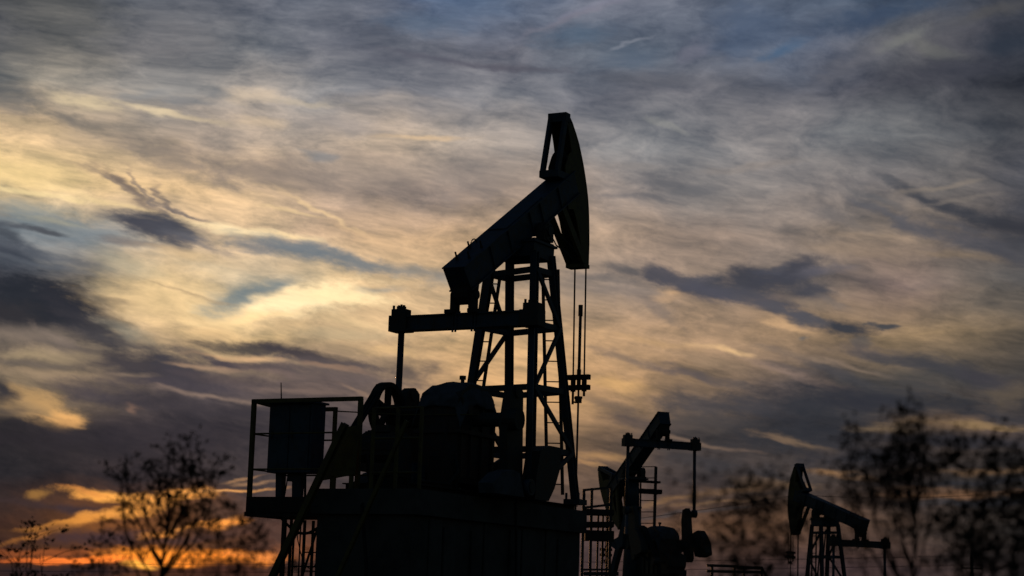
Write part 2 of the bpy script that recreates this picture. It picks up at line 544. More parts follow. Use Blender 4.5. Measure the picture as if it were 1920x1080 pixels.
# ------------------------------------------------------------------ mesh helper: gathers shapes, links them as ONE object
def V3(p): return Vector(p)
class MB:
    def __init__(s): s.v = []; s.f = []
    def add(s, vs, fs):
        o = len(s.v); s.v += [tuple(q) for q in vs]; s.f += [tuple(i + o for i in f) for f in fs]; return s
    def box(s, x0, x1, y0, y1, z0, z1, c=0.0):
        if c <= 0:
            return s.add([(x, y, z) for z in (z0, z1) for y in (y0, y1) for x in (x0, x1)],
                         [(0, 2, 3, 1), (4, 5, 7, 6), (0, 1, 5, 4), (2, 6, 7, 3), (0, 4, 6, 2), (1, 3, 7, 5)])
        pts = [(x0 + c, y0), (x1 - c, y0), (x1, y0 + c), (x1, y1 - c), (x1 - c, y1), (x0 + c, y1), (x0, y1 - c), (x0, y0 + c)]
        vs = [(x, y, z) for z in (z0, z1) for x, y in pts]; n = 8
        return s.add(vs, [tuple(range(n))[::-1], tuple(range(n, 2 * n))] + [(i, (i + 1) % n, (i + 1) % n + n, i + n) for i in range(n)])
    def bar(s, p, q, w, h=None, up=(0, 0, 1)):              # square bar from p to q
        p, q = V3(p), V3(q); h = w if h is None else h; d = (q - p).normalized()
        u = V3(up)
        if abs(d.dot(u)) > .97: u = V3((1, 0, 0))
        a = d.cross(u).normalized() * w / 2; b = a.cross(d).normalized() * h / 2
        vs = [e + i * a + j * b for e in (p, q) for i, j in ((-1, -1), (1, -1), (1, 1), (-1, 1))]
        return s.add(vs, [(3, 2, 1, 0), (4, 5, 6, 7)] + [(i, (i + 1) % 4, (i + 1) % 4 + 4, i + 4) for i in range(4)])
    def hbeam(s, p, q, w, h, t, up=(0, 0, 1)):              # rolled I-section from p to q
        p, q = V3(p), V3(q); d = (q - p).normalized(); a = d.cross(V3(up)).normalized(); b = a.cross(d).normalized()
        for o in (-1, 1): s.bar(p + b * o * (h - t) / 2, q + b * o * (h - t) / 2, w, t, up)
        return s.bar(p, q, t, h - 2 * t, up)
    def tube(s, pts, r, n=10, r2=None):
        pts = [V3(p) for p in pts]; rings = []; m = len(pts)
        for k, p in enumerate(pts):
            d = (pts[min(k + 1, m - 1)] - pts[max(k - 1, 0)]).normalized()
            u = V3((0, 0, 1)) if abs(d.z) < .9 else V3((1, 0, 0))
            a = d.cross(u).normalized(); b = a.cross(d)
            rr = r if r2 is None else r + (r2 - r) * k / (m - 1)
            rings += [p + (a * math.cos(2 * math.pi * i / n) + b * math.sin(2 * math.pi * i / n)) * rr for i in range(n)]
        fs = [tuple(range(n)), tuple(range((m - 1) * n, m * n))[::-1]]
        for k in range(m - 1):
            fs += [(k * n + i, k * n + n + i, k * n + n + (i + 1) % n, k * n + (i + 1) % n) for i in range(n)]
        return s.add(rings, fs)
    def prism(s, poly, y0, y1):                              # outline in the x-z plane given thickness in y
        n = len(poly); vs = [(x, y, z) for y in (y0, y1) for x, z in poly]
        return s.add(vs, [tuple(range(n)), tuple(range(n, 2 * n))[::-1]] + [(i, i + n, (i + 1) % n + n, (i + 1) % n) for i in range(n)])
    def ring(s, c, r0, r1, y0, y1, n=40):                    # wheel rim about the y axis
        vs = [(c[0] + r * math.cos(2 * math.pi * i / n), y, c[1] + r * math.sin(2 * math.pi * i / n)) for i in range(n) for r, y in ((r0, y0), (r1, y0), (r1, y1), (r0, y1))]
        return s.add(vs, [(4 * i + j, 4 * i + (j + 1) % 4, 4 * ((i + 1) % n) + (j + 1) % 4, 4 * ((i + 1) % n) + j) for i in range(n) for j in range(4)])
    def build(s, name, m, parent=None, smooth=False):
        me = bpy.data.meshes.new(name); me.from_pydata(s.v, [], s.f); me.validate(); me.materials.append(m)
        if smooth:
            for p in me.polygons: p.use_smooth = len(p.vertices) == 4
        o = bpy.data.objects.new(name, me); COL.objects.link(o)
        if parent: o.parent = parent
        return o
def tag(o, label, cat=None, group=None, kind=None):
    for k, v in (('label', label), ('category', cat), ('group', group), ('kind', kind)):
        if v: o[k] = v
    return o
def empty(name, loc, rz=0):
    o = bpy.data.objects.new(name, None); COL.objects.link(o); o.location = loc; o.rotation_euler.z = rz
    o.empty_display_size = .3; return o

# ------------------------------------------------------------------ ground
g = MB(); NX = 60; S = 3000
vs = []; fs = []
for j in range(NX + 1):
    for i in range(NX + 1):
        x = S * (2 * i / NX - 1) ** 3; y = S * (2 * j / NX - 1) ** 3
        vs.append((x, y, -.12 + .1 * math.sin(x * .05 + 1) * math.cos(y * .04)))
fs = [(j * (NX + 1) + i, j * (NX + 1) + i + 1, (j + 1) * (NX + 1) + i + 1, (j + 1) * (NX + 1) + i) for j in range(NX) for i in range(NX)]
g.add(vs, fs); tag(g.build('ground', SOIL), 'dark flat steppe ground', kind='structure')

# ------------------------------------------------------------------ pumping unit: x = towards the horse head, y = left, z = up, origin on the skid under the tower
PIV = (.25, 5.4); B0 = 31.5
def rotp(x, z, a, c=PIV):
    a = math.radians(a); dx, dz = x - c[0], z - c[1]
    return (c[0] + dx * math.cos(a) - dz * math.sin(a), c[1] + dx * math.sin(a) + dz * math.cos(a))
def rotate_mesh(mb, a, c=PIV):
    out = []
    for (x, y, z) in mb.v:
        q = rotp(x, z, a, c); out.append((q[0], y, q[1]))
    mb.v = out; return mb

def make_beam(root, da, shift=0.0):
    R = lambda mb: rotate_mesh(mb, da)
    bx, bz = math.cos(math.radians(B0)) * shift, math.sin(math.radians(B0)) * shift
    def RH(mb): mb.v = [(x + bx, y, z + bz) for x, y, z in mb.v]; return rotate_mesh(mb, da)
    b = MB()   # welded box girder with flange lips and stiffeners
    ux, uz = math.cos(math.radians(B0)), math.sin(math.radians(B0))
    T0, T1 = (-2.70, 4.065), (1.75, 6.80); H = .50
    P = lambda t, d: (T0[0] + ux * t + uz * d, T0[1] + uz * t - ux * d)      # t along, d below the top face
    L = 5.2 + shift; w = .22
    b.prism([P(.02, .02), P(L, .02), P(L, H - .02), P(.10, H - .02)], -w + .02, w - .02)
    b.prism([P(0, 0), P(L, 0), P(L, .025), P(0, .025)], -w - .02, w + .02)
    b.prism([P(.06, H - .025), P(L, H - .025), P(L, H), P(.06, H)], -w - .02, w + .02)
    b.prism([P(0, .03), P(.02, .03), P(.10, H - .03), P(.08, H - .03)], -w, w)
    for t in (1.1, 1.9, 2.9, 3.4, 4.3): b.prism([P(t, .025), P(t + .02, .025), P(t + .02, H - .025), P(t, H - .025)], -w - .012, w + .012)
    b.prism([P(1.9, -.018), P(3.6, -.018), P(3.6, 0), P(1.9, 0)], -w + .03, w - .03)
    beam = R(b).build('walking_beam', BLUE, root)
    for t in (.42, .95):
        for y in (-.13, .13):
            s = MB(); a, c_ = P(t, -.14), P(t, .01); s.tube([(a[0], y, a[1]), (c_[0], y, c_[1])], .018, 8); a = P(t, -.04); s.tube([(a[0], y, a[1]), (c_[0], y, c_[1])], .032, 6)
            R(s).build('bolt', GREY, beam)
    s = MB(); pts = []
    for i in range(9):
        t = math.pi * i / 8; q = P(1.18 + .12 * math.cos(t), -.09 * math.sin(t)); pts.append((q[0], .15, q[1]))
    s.tube(pts, .012, 6); R(s).build('lifting_eye', GREY, beam)
    # horse head
    head = MB(); W = .20
    face = [(1.42, 7.90), (1.62, 7.76), (1.812, 7.56), (1.96, 7.38), (2.079, 7.18), (2.19, 6.98), (2.277, 6.787), (2.36, 6.58), (2.427, 6.382), (2.475, 6.17), (2.507, 5.964), (2.53, 5.68), (2.546, 5.413), (2.545, 5.2), (2.54, 4.98)]
    inn = []
    for i, (x, z) in enumerate(face):
        k = min(1, i / 2.0) * .035; inn.append((x - k - .01, z - .02))
    for i in range(len(face) - 1):
        head.prism([face[i], face[i + 1], inn[i + 1], inn[i]], -W, W)
    hd = RH(head).build('horse_head', YELL, root)
    for sy in (-1, 1):
        c_ = MB(); y0, y1 = (sy * W * .98, sy * (W * .98 - .02)) if sy > 0 else (-W * .98, -W * .98 + .02)
        edge = [(x - .04, z - .02) for x, z in face[1:]]
        back = [(2.33, 5.0), (2.12, 5.42), (1.93, 5.80), (1.78, 6.0), (1.55, 5.95), (1.40, 6.45), (1.36, 6.80), (1.50, 7.06), (1.62, 7.16), (1.55, 7.36), (1.40, 7.70)]
        c_.prism(edge + back, y0, y1); RH(c_).build('cheek_plate', YELL, hd)
        br = MB(); br.bar((1.37, sy * .165, 7.84), (1.06, sy * .165, 6.62), .07, .13); RH(br).build('back_strut', BLUE, hd)
        br = MB(); br.bar((1.28, sy * .165, 5.99), (2.36, sy * .165, 5.02), .07, .17); RH(br).build('lower_brace', YELL, hd)
    br = MB(); br.box(1.30, 1.50, -W - .005, W + .005, 7.72, 7.905); RH(br).build('cross_bar', BLUE, hd); br = MB(); br.box(1.0, 1.55, -.21, .21, 6.52, 6.66); RH(br).build('cross_bar', BLUE, hd)
    br = MB(); br.prism([(1.2, 6.60), (1.5, 6.68), (1.62, 6.9), (1.60, 7.12), (1.46, 7.15), (1.34, 7.05), (1.30, 6.85)], -.10, .10); br.tube([(1.48, -.17, 7.0), (1.48, .17, 7.0)], .05, 10); RH(br).build('hinge_bracket', RUST, hd)
    br = MB(); br.box(2.30, 2.555, -.21, .21, 4.90, 4.975); RH(br).build('bottom_bar', YELL, hd)
    br = MB(); br.bar((1.72, .05, 6.0), (2.1, .05, 6.0), .08); br.tube([(1.85, -.16, 5.93), (1.85, .16, 5.93)], .04, 8); RH(br).build('locking_pin', GREY, hd)
    # tail bearing and equalizer hang level from the beam's tail
    tb = rotp(-2.25, 3.86, da); e = rotp(-2.17, 3.15, da) if abs(da) < 1 else (rotp(-2.25, 3.86, da)[0] + .08, rotp(-2.25, 3.86, da)[1] - .71)
    tbm = MB(); tbm.tube([(tb[0], -.16, tb[1] - .22), (tb[0], .16, tb[1] - .22)], .20, 16)
    tbm.prism([(tb[0] - .2, tb[1] - .02), (tb[0] + .22, tb[1] + .05), (tb[0] + .17, tb[1] - .25), (tb[0] - .15, tb[1] - .25)], -.19, .19)
    tbm.tube([(tb[0], -.28, tb[1] - .24), (tb[0], .25, tb[1] - .24)], .085, 14)
    for sy in (-1, 1):
        tbm.box(tb[0] - .11, tb[0] + .11, sy * .19 - .055, sy * .19 + .055, e[1] + .15, tb[1] - .22, .02); tbm.box(tb[0] - .15, tb[0] + .15, sy * .24 - .09, sy * .24 + .09, e[1] + .13, e[1] + .20)
    tbm.build('tail_bearing', RUST, root)
    eq = MB(); ex, ez = e
    for t in (-1, 1): eq.box(ex - .14, ex + .14, -1.36, 1.36, ez + t * .125 - .014, ez + t * .125 + .014)
    eq.box(ex - .10, ex - .08, -1.36, 1.36, ez - .111, ez + .111); eq.box(ex + .08, ex + .10, -1.36, 1.36, ez - .111, ez + .111)
    for y in (-.26, -.20, .14, .20): eq.tube([(ex - .12, y, ez - .21), (ex - .12, y, ez + .2)], .022, 6)
    eqo = eq.build('equalizer_beam', BLUE, root)
    for sy in (-1, 1):
        h = MB(); h.box(ex - .17, ex + .17, sy * 1.37 - .19, sy * 1.37 + .19, ez - .15, ez + .145, .02)
        h.box(ex - .13, ex + .13, sy * 1.38 - .155, sy * 1.38 + .155, ez + .146, ez + .27, .03)
        h.tube([(ex, sy * 1.38, ez + .27), (ex, sy * 1.38, ez + .33)], .09, 12)
        for u in (-.11, 0, .11): h.tube([(ex - .09, sy * 1.38 + u, ez + .25), (ex - .09, sy * 1.38 + u, ez + .34)], .024, 8)
        h.tube([(ex, sy * 1.38, ez + .30), (ex, sy * 1.38, ez + .37)], .022, 8)
        h.build('bearing_housing', GREY, eqo)
    # saddle bearing on the tower plate
    sb = MB(); sb.box(-.20, .62, -.36, .36, 4.985, 5.05); 
    for sy in (-1, 1):
        sb.tube([(.25, sy * .24, 5.24), (.25, sy * .44, 5.24)], .19, 18); sb.box(.05, .45, sy * .34 - .09, sy * .34 + .09, 5.05, 5.24)
        sb.tube([(.25, sy * .44, 5.24), (.25, sy * .47, 5.24)], .10, 12)
        for k in range(6): sb.tube([(.25 + .14 * math.cos(k), sy * .44, 5.24 + .14 * math.sin(k)), (.25 + .14 * math.cos(k), sy * .46, 5.24 + .14 * math.sin(k))], .018, 6)
    sb.tube([(.25, -.3, 5.24), (.25, .3, 5.24)], .08, 12)
    sb.build('saddle_bearing', GREY, root)
    return e

LEGT = {'A': (-.34, .471, 4.68), 'B': (.34, .461, 4.72), 'C': (-.34, -.439, 4.75), 'D': (.34, -.441, 4.77)}
LEGB = {'A': (-1.0, .80, .02), 'B': (.86, .60, .02), 'C': (-.92, -.79, .02), 'D': (1.02, -.77, .10)}
def make_tower(root, ladders=True):
    def pt(k, t): return V3(LEGT[k]).lerp(V3(LEGB[k]), t)
    for k in 'ABCD':
        l = MB(); l.hbeam(LEGT[k], LEGB[k], .13, .14, .02, (1, 0, 0)); b = LEGB[k]
        l.build('tower_leg', BLUE, root)
        f = MB(); f.box(b[0] - .17, b[0] + .17, b[1] - .17, b[1] + .17, .0, .10)
        for sx in (-1, 1):
            for sy in (-1, 1): f.tube([(b[0] + sx * .13, b[1] + sy * .13, .1), (b[0] + sx * .13, b[1] + sy * .13, .22)], .025, 8)
        f.build('foot_plate', BLUE, root)
    p = MB(); p.box(-.46, .50, -.50, .50, 4.93, 4.975)
    p.prism([(-.42, 4.93), (.44, 4.93), (.42, 4.66), (-.42, 4.66)], -.46, -.44); p.prism([(-.42, 4.93), (.44, 4.93), (.42, 4.66), (-.42, 4.66)], .44, .46)
    p.box(-.42, -.40, -.44, .44, 4.66, 4.93); p.box(.40, .42, -.44, .44, 4.66, 4.93); p.build('top_plate', BLUE, root)
    T = (.075, .30, .56, .81)
    for t in T:
        r = MB()
        for a, b in ('AB', 'BD', 'DC', 'CA'): r.bar(pt(a, t), pt(b, t), .07, .11)
        r.build('tower_ring', BLUE, root)
    for a, b in ('CD', 'AB'):
        seq = [(a, T[0], b, T[1]), (b, T[1], a, T[2]), (a, T[2], b, T[3]), (b, T[3], a, .99)]
        for (p_, t0, q_, t1) in seq:
            d = MB(); off = V3((0, -.05 if a == 'C' else .05, 0)); d.bar(pt(p_, t0) + off, pt(q_, t1) + off, .05, .085); d.build('cross_brace', BLUE, root)
    if ladders:
        for (p0, p1, w) in (((.55, -.33, 4.55), (1.12, -.28, .2), .30), ((-.05, .62, 4.4), (-.45, .95, .2), .30)):
            l = MB(); p0, p1 = V3(p0), V3(p1); side = V3((.47, -.88, 0)).normalized() * w / 2 if w else 0
            side = V3((0.3, -.9, 0)).normalized() * w / 2
            l.bar(p0 + side, p1 + side, .05, .05); l.bar(p0 - side, p1 - side, .05, .05)
            n = 11
            for i in range(n):
                c = p0.lerp(p1, (i + .5) / n); l.tube([c + side, c - side], .013, 6)
            l.build('ladder', GREY, root)

def make_crank(root, e, ca, cc, woff=0.0):
    # crank arms with two sector weights each, turned by ca about the slow shaft cc
    pin0 = (-2.17, .12); c0 = (-2.45, 1.30); dx, dz = cc[0] - c0[0], cc[1] - c0[1]
    for sy in (-1, 1):
        def M(mb): 
            rotate_mesh(mb, ca, c0); mb.v = [(x + dx, y, z + dz) for x, y, z in mb.v]; return mb
        y0, y1 = sorted((sy * 1.00, sy * 1.16))
        c = MB(); c.prism([(-2.46, 1.84), (-2.38, 1.90), (-2.10, 1.90), (-2.02, 1.84), (-2.0, 1.3), (-1.95, .2), (-2.05, -.05), (-2.35, -.05), (-2.50, .3), (-2.62, 1.2)], y0, y1)
        c.tube([(c0[0], sy * 1.05, c0[1]), (c0[0], sy * 1.33, c0[1])], .20, 18); c.tube([(-2.24, sy * .98, 1.82), (-2.24, sy * 1.19, 1.82)], .12, 10)
        ck = M(c).build('crank_arm', GREY, root)
        w = MB(); w.prism([(-1.78, .80), (-1.42, .92), (-.98, .92), (-.95, .84), (-.99, .50), (-1.18, .16), (-1.40, -.08), (-1.95, -.08), (-1.92, .3)], *sorted((sy * 1.13, sy * 1.42)))
        w.v = [(x - woff * .1, y, z + woff) for x, y, z in w.v]; M(w).build('counterweight', GREY, ck)
        w = MB(); w.prism([(-3.55, .10), (-3.20, .30), (-2.85, .38), (-2.56, .34), (-2.36, -.07), (-3.50, -.07)], *sorted((sy * 1.13, sy * 1.42)))
        w.v = [(x - woff * .1, y, z + woff) for x, y, z in w.v]; M(w).build('counterweight', TARP, ck)
        p = MB(); p.tube([(pin0[0], sy * 1.2, pin0[1]), (pin0[0], sy * 1.48, pin0[1])], .10, 14); M(p)
        p.build('crank_pin', GREY, ck)
        q = rotp(pin0[0], pin0[1], ca, c0); pin = (q[0] + dx, q[1] + dz)
        r = MB(); r.tube([(e[0], sy * 1.36, e[1] - .13), (pin[0], sy * 1.385, pin[1])], .06, 14)
        r.tube([(pin[0], sy * 1.32, pin[1]), (pin[0], sy * 1.46, pin[1])], .15, 14)
        r.build('pitman_arm', BLUE, root, True)

def make_string(root, da, bottom):
    # two bridle cables, carrier bars, clamp and polished rod
    c = rotp(2.52, 4.97, da); x = 2.62
    tang = (PIV[0] + 2.36, 5.3)
    top = min(c[1], 5.4) if abs(da) < 1 else c[1]
    zc = top - 2.38 if abs(da) < 1 else top - .95
    for sy in (-1, 1):
        s = MB(); s.tube([(2.56 if abs(da) < 1 else x, sy * .125, top + .02), (x, sy * .125, zc - .25)], .018, 8); s.build('bridle_cable', RUST, root)
    s = MB()
    for z in (zc, zc - .21): s.box(x - .06, x + .06, -.25, .25, z + .04, z + .14, .02)
    for sy in (-1, 1): s.tube([(x, sy * .125, zc - .2), (x, sy * .125, zc + .1)], .055, 8); s.tube([(x, sy * .125, zc - .38 - .08 * sy), (x, sy * .125, zc)], .026, 8)
    s.tube([(x, 0, zc - .16), (x, 0, zc + .25)], .045, 8); s.build('carrier_bar', RUST, root)
    s = MB(); s.box(x - .07, x + .07, -.05, .05, zc - .40, zc - .30, .01); s.box(x - .10, x + .02, -.07, .07, zc - .44, zc - .41); s.tube([(x, -.08, zc - .33), (x, .08, zc - .33)], .03, 8); s.build('rod_clamp', RUST, root)
    s = MB(); s.tube([(x, 0, bottom), (x, 0, zc)], .021, 10); s.tube([(x, 0, zc), (x, 0, zc + 1.35)], .032, 10)
    s.tube([(x, 0, zc + 1.35), (x, 0, zc + 1.58)], .046, 12); s.build('polished_rod', GREY, root, True)

def make_gearbox(root, dz=0.0):
    g = MB(); Z = dz
    g.prism([(-3.02, .25 + Z), (-1.66, .25 + Z), (-1.62, 1.45 + Z), (-1.72, 1.72 + Z), (-1.90, 1.90 + Z), (-2.6, 1.93 + Z), (-2.95, 1.75 + Z), (-3.05, 1.55 + Z)], -.40, .40)
    for x in (-2.95, -2.6, -2.2, -1.8): g.prism([(x, .25 + Z), (x + .05, .25 + Z), (x + .05, 1.66 + Z), (x, 1.66 + Z)], -.44, .44)
    g.box(-3.1, -1.58, -.48, .48, 1.02 + Z, 1.09 + Z); g.tube([(-2.45, -1.1, 1.3 + Z), (-2.45, 1.1, 1.3 + Z)], .13, 14)
    g.tube([(-2.75, -.5, 1.45 + Z), (-2.75, 1.3, 1.45 + Z)], .09, 12); gb = g.build('gearbox', GREY, root)
    g = MB()   # loose weather cover over the lid
    prof = [(-3.12, 1.52), (-3.06, 1.66), (-2.85, 1.86), (-2.55, 1.985), (-2.2, 2.01), (-1.95, 1.99), (-1.78, 1.86), (-1.64, 1.68), (-1.58, 1.50)]
    nx, ny = len(prof) - 1, 8; vs = []
    for i, (x, z) in enumerate(prof):
        for j in range(ny + 1):
            y = -.50 + 1.0 * j / ny; e_ = abs(y) / .5
            vs.append((x + .012 * math.sin(j * 2.1), y, z + Z - .12 * e_ ** 3 + .012 * math.sin(i * 2.3 + j * 1.7) - (.30 + .05 * math.sin(i * 1.9 + j) if j in (0, ny) else 0)))
    fs = [(i * (ny + 1) + j, (i + 1) * (ny + 1) + j, (i + 1) * (ny + 1) + j + 1, i * (ny + 1) + j + 1) for i in range(nx) for j in range(ny)]
    n = len(vs); vs += [(x, y, z - .02) for x, y, z in vs]; fs += [tuple(k + n for k in f[::-1]) for f in fs]
    g.add(vs, fs); g.build('weather_cover', TARP, gb, True)
    g = MB(); g.tube([(-2.2, 0, 1.95 + Z), (-2.2, 0, 2.09 + Z)], .035, 8); g.tube([(-2.2, 0, 2.07 + Z), (-2.2, 0, 2.14 + Z)], .06, 10); g.build('breather_cap', GREY, gb)
    px_, pz_ = -2.98, 1.45 + Z
    w = MB(); w.ring((px_, pz_), .42, .51, 1.03, 1.20); w.ring((px_, pz_), .0, .10, .95, 1.25, 16)
    for k in range(5):
        a = 2 * math.pi * k / 5 + .3; w.bar((px_ + .08 * math.cos(a), 1.1, pz_ + .08 * math.sin(a)), (px_ + .42 * math.cos(a), 1.1, pz_ + .42 * math.sin(a)), .08, .10, (0, 1, 0))
    w.build('belt_pulley', RUST, root)
    for (a0, a1) in (((px_ - .26, pz_ + .44), (-4.26, .81 + Z)), ((px_ + .1, pz_ - .50), (-4.20, .52 + Z))):
        b = MB()
        for y in (1.03, 1.10, 1.17): b.bar((a0[0], y, a0[1]), (a1[0], y, a1[1]), .045, .03)
        b.build('drive_belt', RUBB, root)
    m = MB(); MX = -4.2; m.tube([(MX, .02, .64 + Z), (MX, .74, .64 + Z)], .30, 24)
    for k in range(14):
        a = math.pi * (k / 13.0) * 1.2 - .3; m.bar((MX + .30 * math.cos(a), .06, .64 + Z + .30 * math.sin(a)), (MX + .30 * math.cos(a), .70, .64 + Z + .30 * math.sin(a)), .02, .06)
    m.tube([(MX, .72, .64 + Z), (MX, 1.2, .64 + Z)], .05, 10); m.tube([(MX, .98, .66 + Z), (MX, 1.22, .66 + Z)], .14, 18)
    m.box(MX - .2, MX + .15, .20, .52, .92 + Z, 1.04 + Z, .03); m.box(MX - .3, MX + .3, .0, .72, .24 + Z, .38 + Z)
    mo = m.build('electric_motor', GREY, root)
    e = MB(); pts = [(MX + .06 * math.cos(a * .6), .12, 1.02 + Z + .07 * math.sin(a * .6)) for a in range(11)]; e.tube(pts, .014, 6); e.build('lifting_eye', GREY, mo)

def make_skid(root, x0=-5.0, x1=1.28, dz=0.0):
    s = MB()
    for y in (-.62, .62): s.hbeam((x0, y, -.06), (x1, y, -.06), .16, .12, .02)
    for x in (x0 + .1, -4.0, -3.0, -2.0, -1.0, .2, x1 - .12): s.bar((x, -.6, -.06), (x, .6, -.06), .14, .10)
    s.build('skid_frame', RUST, root)
    p = MB()
    for x in (-4.48, -3.92, -3.0, -1.7):
        for y in (.08, .40) if x < -3.5 else (-.36, .36): p.bar((x, y, -.02), (x, y, .25 + dz), .08, .08)
    p.box(-4.55, -3.85, .03, .45, .16 + dz, .24 + dz); p.box(-3.05, -1.65, -.4, .4, .15 + dz, .25 + dz)
    if dz > .5: p.box(-3.0, -1.7, -.38, .38, -.01, .15 + dz)
    p.build('gearbox_stand', RUST, root)

def frame_for(px, py, Y, th, z_local, x_local=0.0):
    """world place of a unit whose local point (x_local, 0, z_local) is seen at px, py"""
    p = at(px, py, Y); t = math.radians(th)
    return (p.x - math.sin(t) * x_local, p.y - math.cos(t) * x_local, p.z - z_local), math.radians(90 - th)

UNITS = 'pumping units of the oil field'
# --- the near unit
O1, R1 = frame_for(966, 940, 38, 28, 0)
near = empty('pumpjack', O1, R1)
tag(near, 'large oil pumpjack in the middle with its horse head raised highest against the sky', 'pumpjack', UNITS)
e = make_beam(near, 0); make_tower(near); make_crank(near, e, 0, (-2.45, 1.30)); make_string(near, 0, -O1[2] + .9)
make_gearbox(near); make_skid(near)
for k, pts in enumerate(([(.3, -.42, 5.27), (.9, -.38, 5.24), (1.5, -.3, 5.18), (2.15, -.16, 5.1)], [(.35, -.42, 5.2), (.6, -.42, 5.03), (1.2, -.35, 4.99), (1.9, -.15, 4.98)])):
    s = MB(); s.tube(pts, .014, 6); s.build('grease_line', RUBB, near)
wh = MB(); zb = -O1[2]
wh.tube([(2.62, 0, zb - .1), (2.62, 0, zb + .55)], .14, 14); wh.tube([(2.62, 0, zb + .55), (2.62, 0, zb + .6)], .22, 14); wh.tube([(2.62, 0, zb + .6), (2.62, 0, zb + 1.0)], .07, 12); wh.tube([(2.3, 0, zb + .4), (2.95, 0, zb + .4)], .05, 10)
wo_ = empty('wellhead', V3(O1)); wo_.rotation_euler.z = R1; wh.build('casing_head', RUST, wo_); w2 = MB(); w2.ring((2.2, zb + .4), .09, .11, -.02, .02, 20); w2.build('valve_wheel', RUST, wo_)
tag(wo_, 'small steel wellhead under the polished rod of the large middle pumpjack', 'wellhead')

for k, (pts, rad) in enumerate((([(-4.9, .3, .5), (-4.95, .2, .1), (-5.1, .1, -.1), (-5.38, .05, -.4), (-5.4, -.1, -1.4), (-5.42, -.05, -3.0)], .03), ([(-1.6, -.5, .9), (-1.5, -.75, .5), (-1.7, -.85, .1), (-1.9, -1.02, -.2), (-1.85, -1.04, -1.6), (-1.95, -1.04, -3.2)], .025),
                       ([(-3.2, -.45, .6), (-3.5, -.7, .3), (-3.9, -.75, .05), (-4.6, -.6, .06)], .03))):
    s = MB(); s.tube(pts, rad, 8); s.build('hose', RUBB, near)
s = MB(); s.box(-3.7, -3.3, -.5, -.2, -.02, .55, .02); s.bar((-3.5, -.35, .5), (-3.3, -.35, 1.15), .04); s.tube([(-3.3, -.35, 1.15), (-3.28, -.35, 1.28)], .03, 8); s.build('brake_lever', RUST, near)
s = MB(); s.box(-3.6, -3.15, .15, .55, -.02, .42, .02); s.box(-3.55, -3.2, .2, .5, .42, .46); s.build('junction_box', CABM, near)
s = MB(); s.prism([(-1.5, .0), (-1.25, .0), (-1.25, .5), (-1.4, .62), (-1.5, .5)], -.4, .35); s.build('bearing_stand', RUST, near)

# --- its tall concrete foundation
fo = empty('concrete_foundation', V3((O1[0], O1[1], -.2)), R1)
zt = O1[2] + .2 - .12
f = MB(); f.box(-5.25, 1.08, -.86, 1.0, 0, zt - .42)
for i in range(13):
    x = -5.2 + i * .48; j = .03 * math.sin(i * 2.7)
    if i % 3: f.box(x, x + .40 + j, -.90 + j * .3, -.86, .1 + .5 * (i % 2), zt - .5 + 3 * j, .01)
    f.box(x, x + .38, 1.0, 1.04, .1, zt - .46 + j)
for y in (-.8, -.35, .1, .55): f.box(1.08, 1.12, y, y + .34, .1, zt - .5)
f.build('wall_panel', CONC, fo)
f = MB(); f.box(-5.35, 1.14, -.98, 1.08, zt - .42, zt, .02); f.build('cap_slab', CONC, fo)
tag(fo, 'tall dark concrete block foundation under the middle pumpjack', 'foundation')

# --- cantilevered service platform with its cage, on the rear left of the foundation
pl = empty('service_platform', V3((O1[0], O1[1], O1[2])), R1)
def P1(name, mb, m, par=pl): return mb.build(name, m, par)
d = MB(); d.box(-5.06, -3.9, 1.12, 2.62, -.54, -.24); d.box(-5.06, -3.9, 1.12, 2.65, -.575, -.50); P1('deck', d, RUST)
posts = [(-5.0, 2.60, 1.46), (-5.0, .40, 1.43), (-4.05, 1.52, 1.40), (-4.05, 2.55, 1.40)]
for (x, y, z) in posts:
    d = MB(); d.bar((x, y, -.30), (x, y, z), .07 if x < -4.5 else .06); P1('cage_post', d, YELL)
d = MB(); d.bar((-5.0, 2.63, 1.43), (-5.0, .37, 1.43), .07); d.bar((-4.05, 2.58, 1.37), (-4.05, 1.49, 1.37), .07); d.bar((-4.96, 2.58, 1.42), (-4.09, 2.53, 1.37), .05); P1('top_rail', d, YELL)
for z in (.86, .24):
    d = MB(); d.tube([(-5.0, 2.6, z), (-5.0, .4, z)], .015, 8); d.tube([(-5.0, 2.6, z), (-4.05, 2.55, z)], .015, 8); d.tube([(-4.05, 2.55, z - .04), (-4.05, .5, z - .04)], .015, 8); P1('mid_rail', d, YELL)
d = MB(); d.tube([(-4.1, 1.5, 1.33), (-3.2, .6, 1.34), (-3.0, -.8, 1.34)], .012, 6); d.tube([(-4.1, 1.5, 1.33), (-4.1, 1.5, .6)], .02, 6); P1('stay_rod', d, YELL)
for (x, y) in ((-5.0, 1.84), (-4.1, 1.84), (-4.55, 2.0)):
    d = MB(); d.bar((x, y, -.6), (x, y, -O1[2] - .1), .065 if x < -4.6 else .04); P1('support_post', d, RUST)
d = MB()
for i in range(13):
    a = math.pi * i / 12; 
pts = [(-4.9, 2.0 - .1 * i, -.58 - .28 * math.sin(math.pi * i / 10)) for i in range(11)]
d.tube(pts, .025, 8); pts = [(-4.8, 1.75 - .07 * i, -.60 - .85 * math.sin(math.pi * i / 10) ** .7) for i in range(11)]; d.tube(pts, .01, 6); P1('hanging_cable', d, RUBB)
tag(pl, 'steel platform with cage railing jutting out left of the foundation', 'platform')

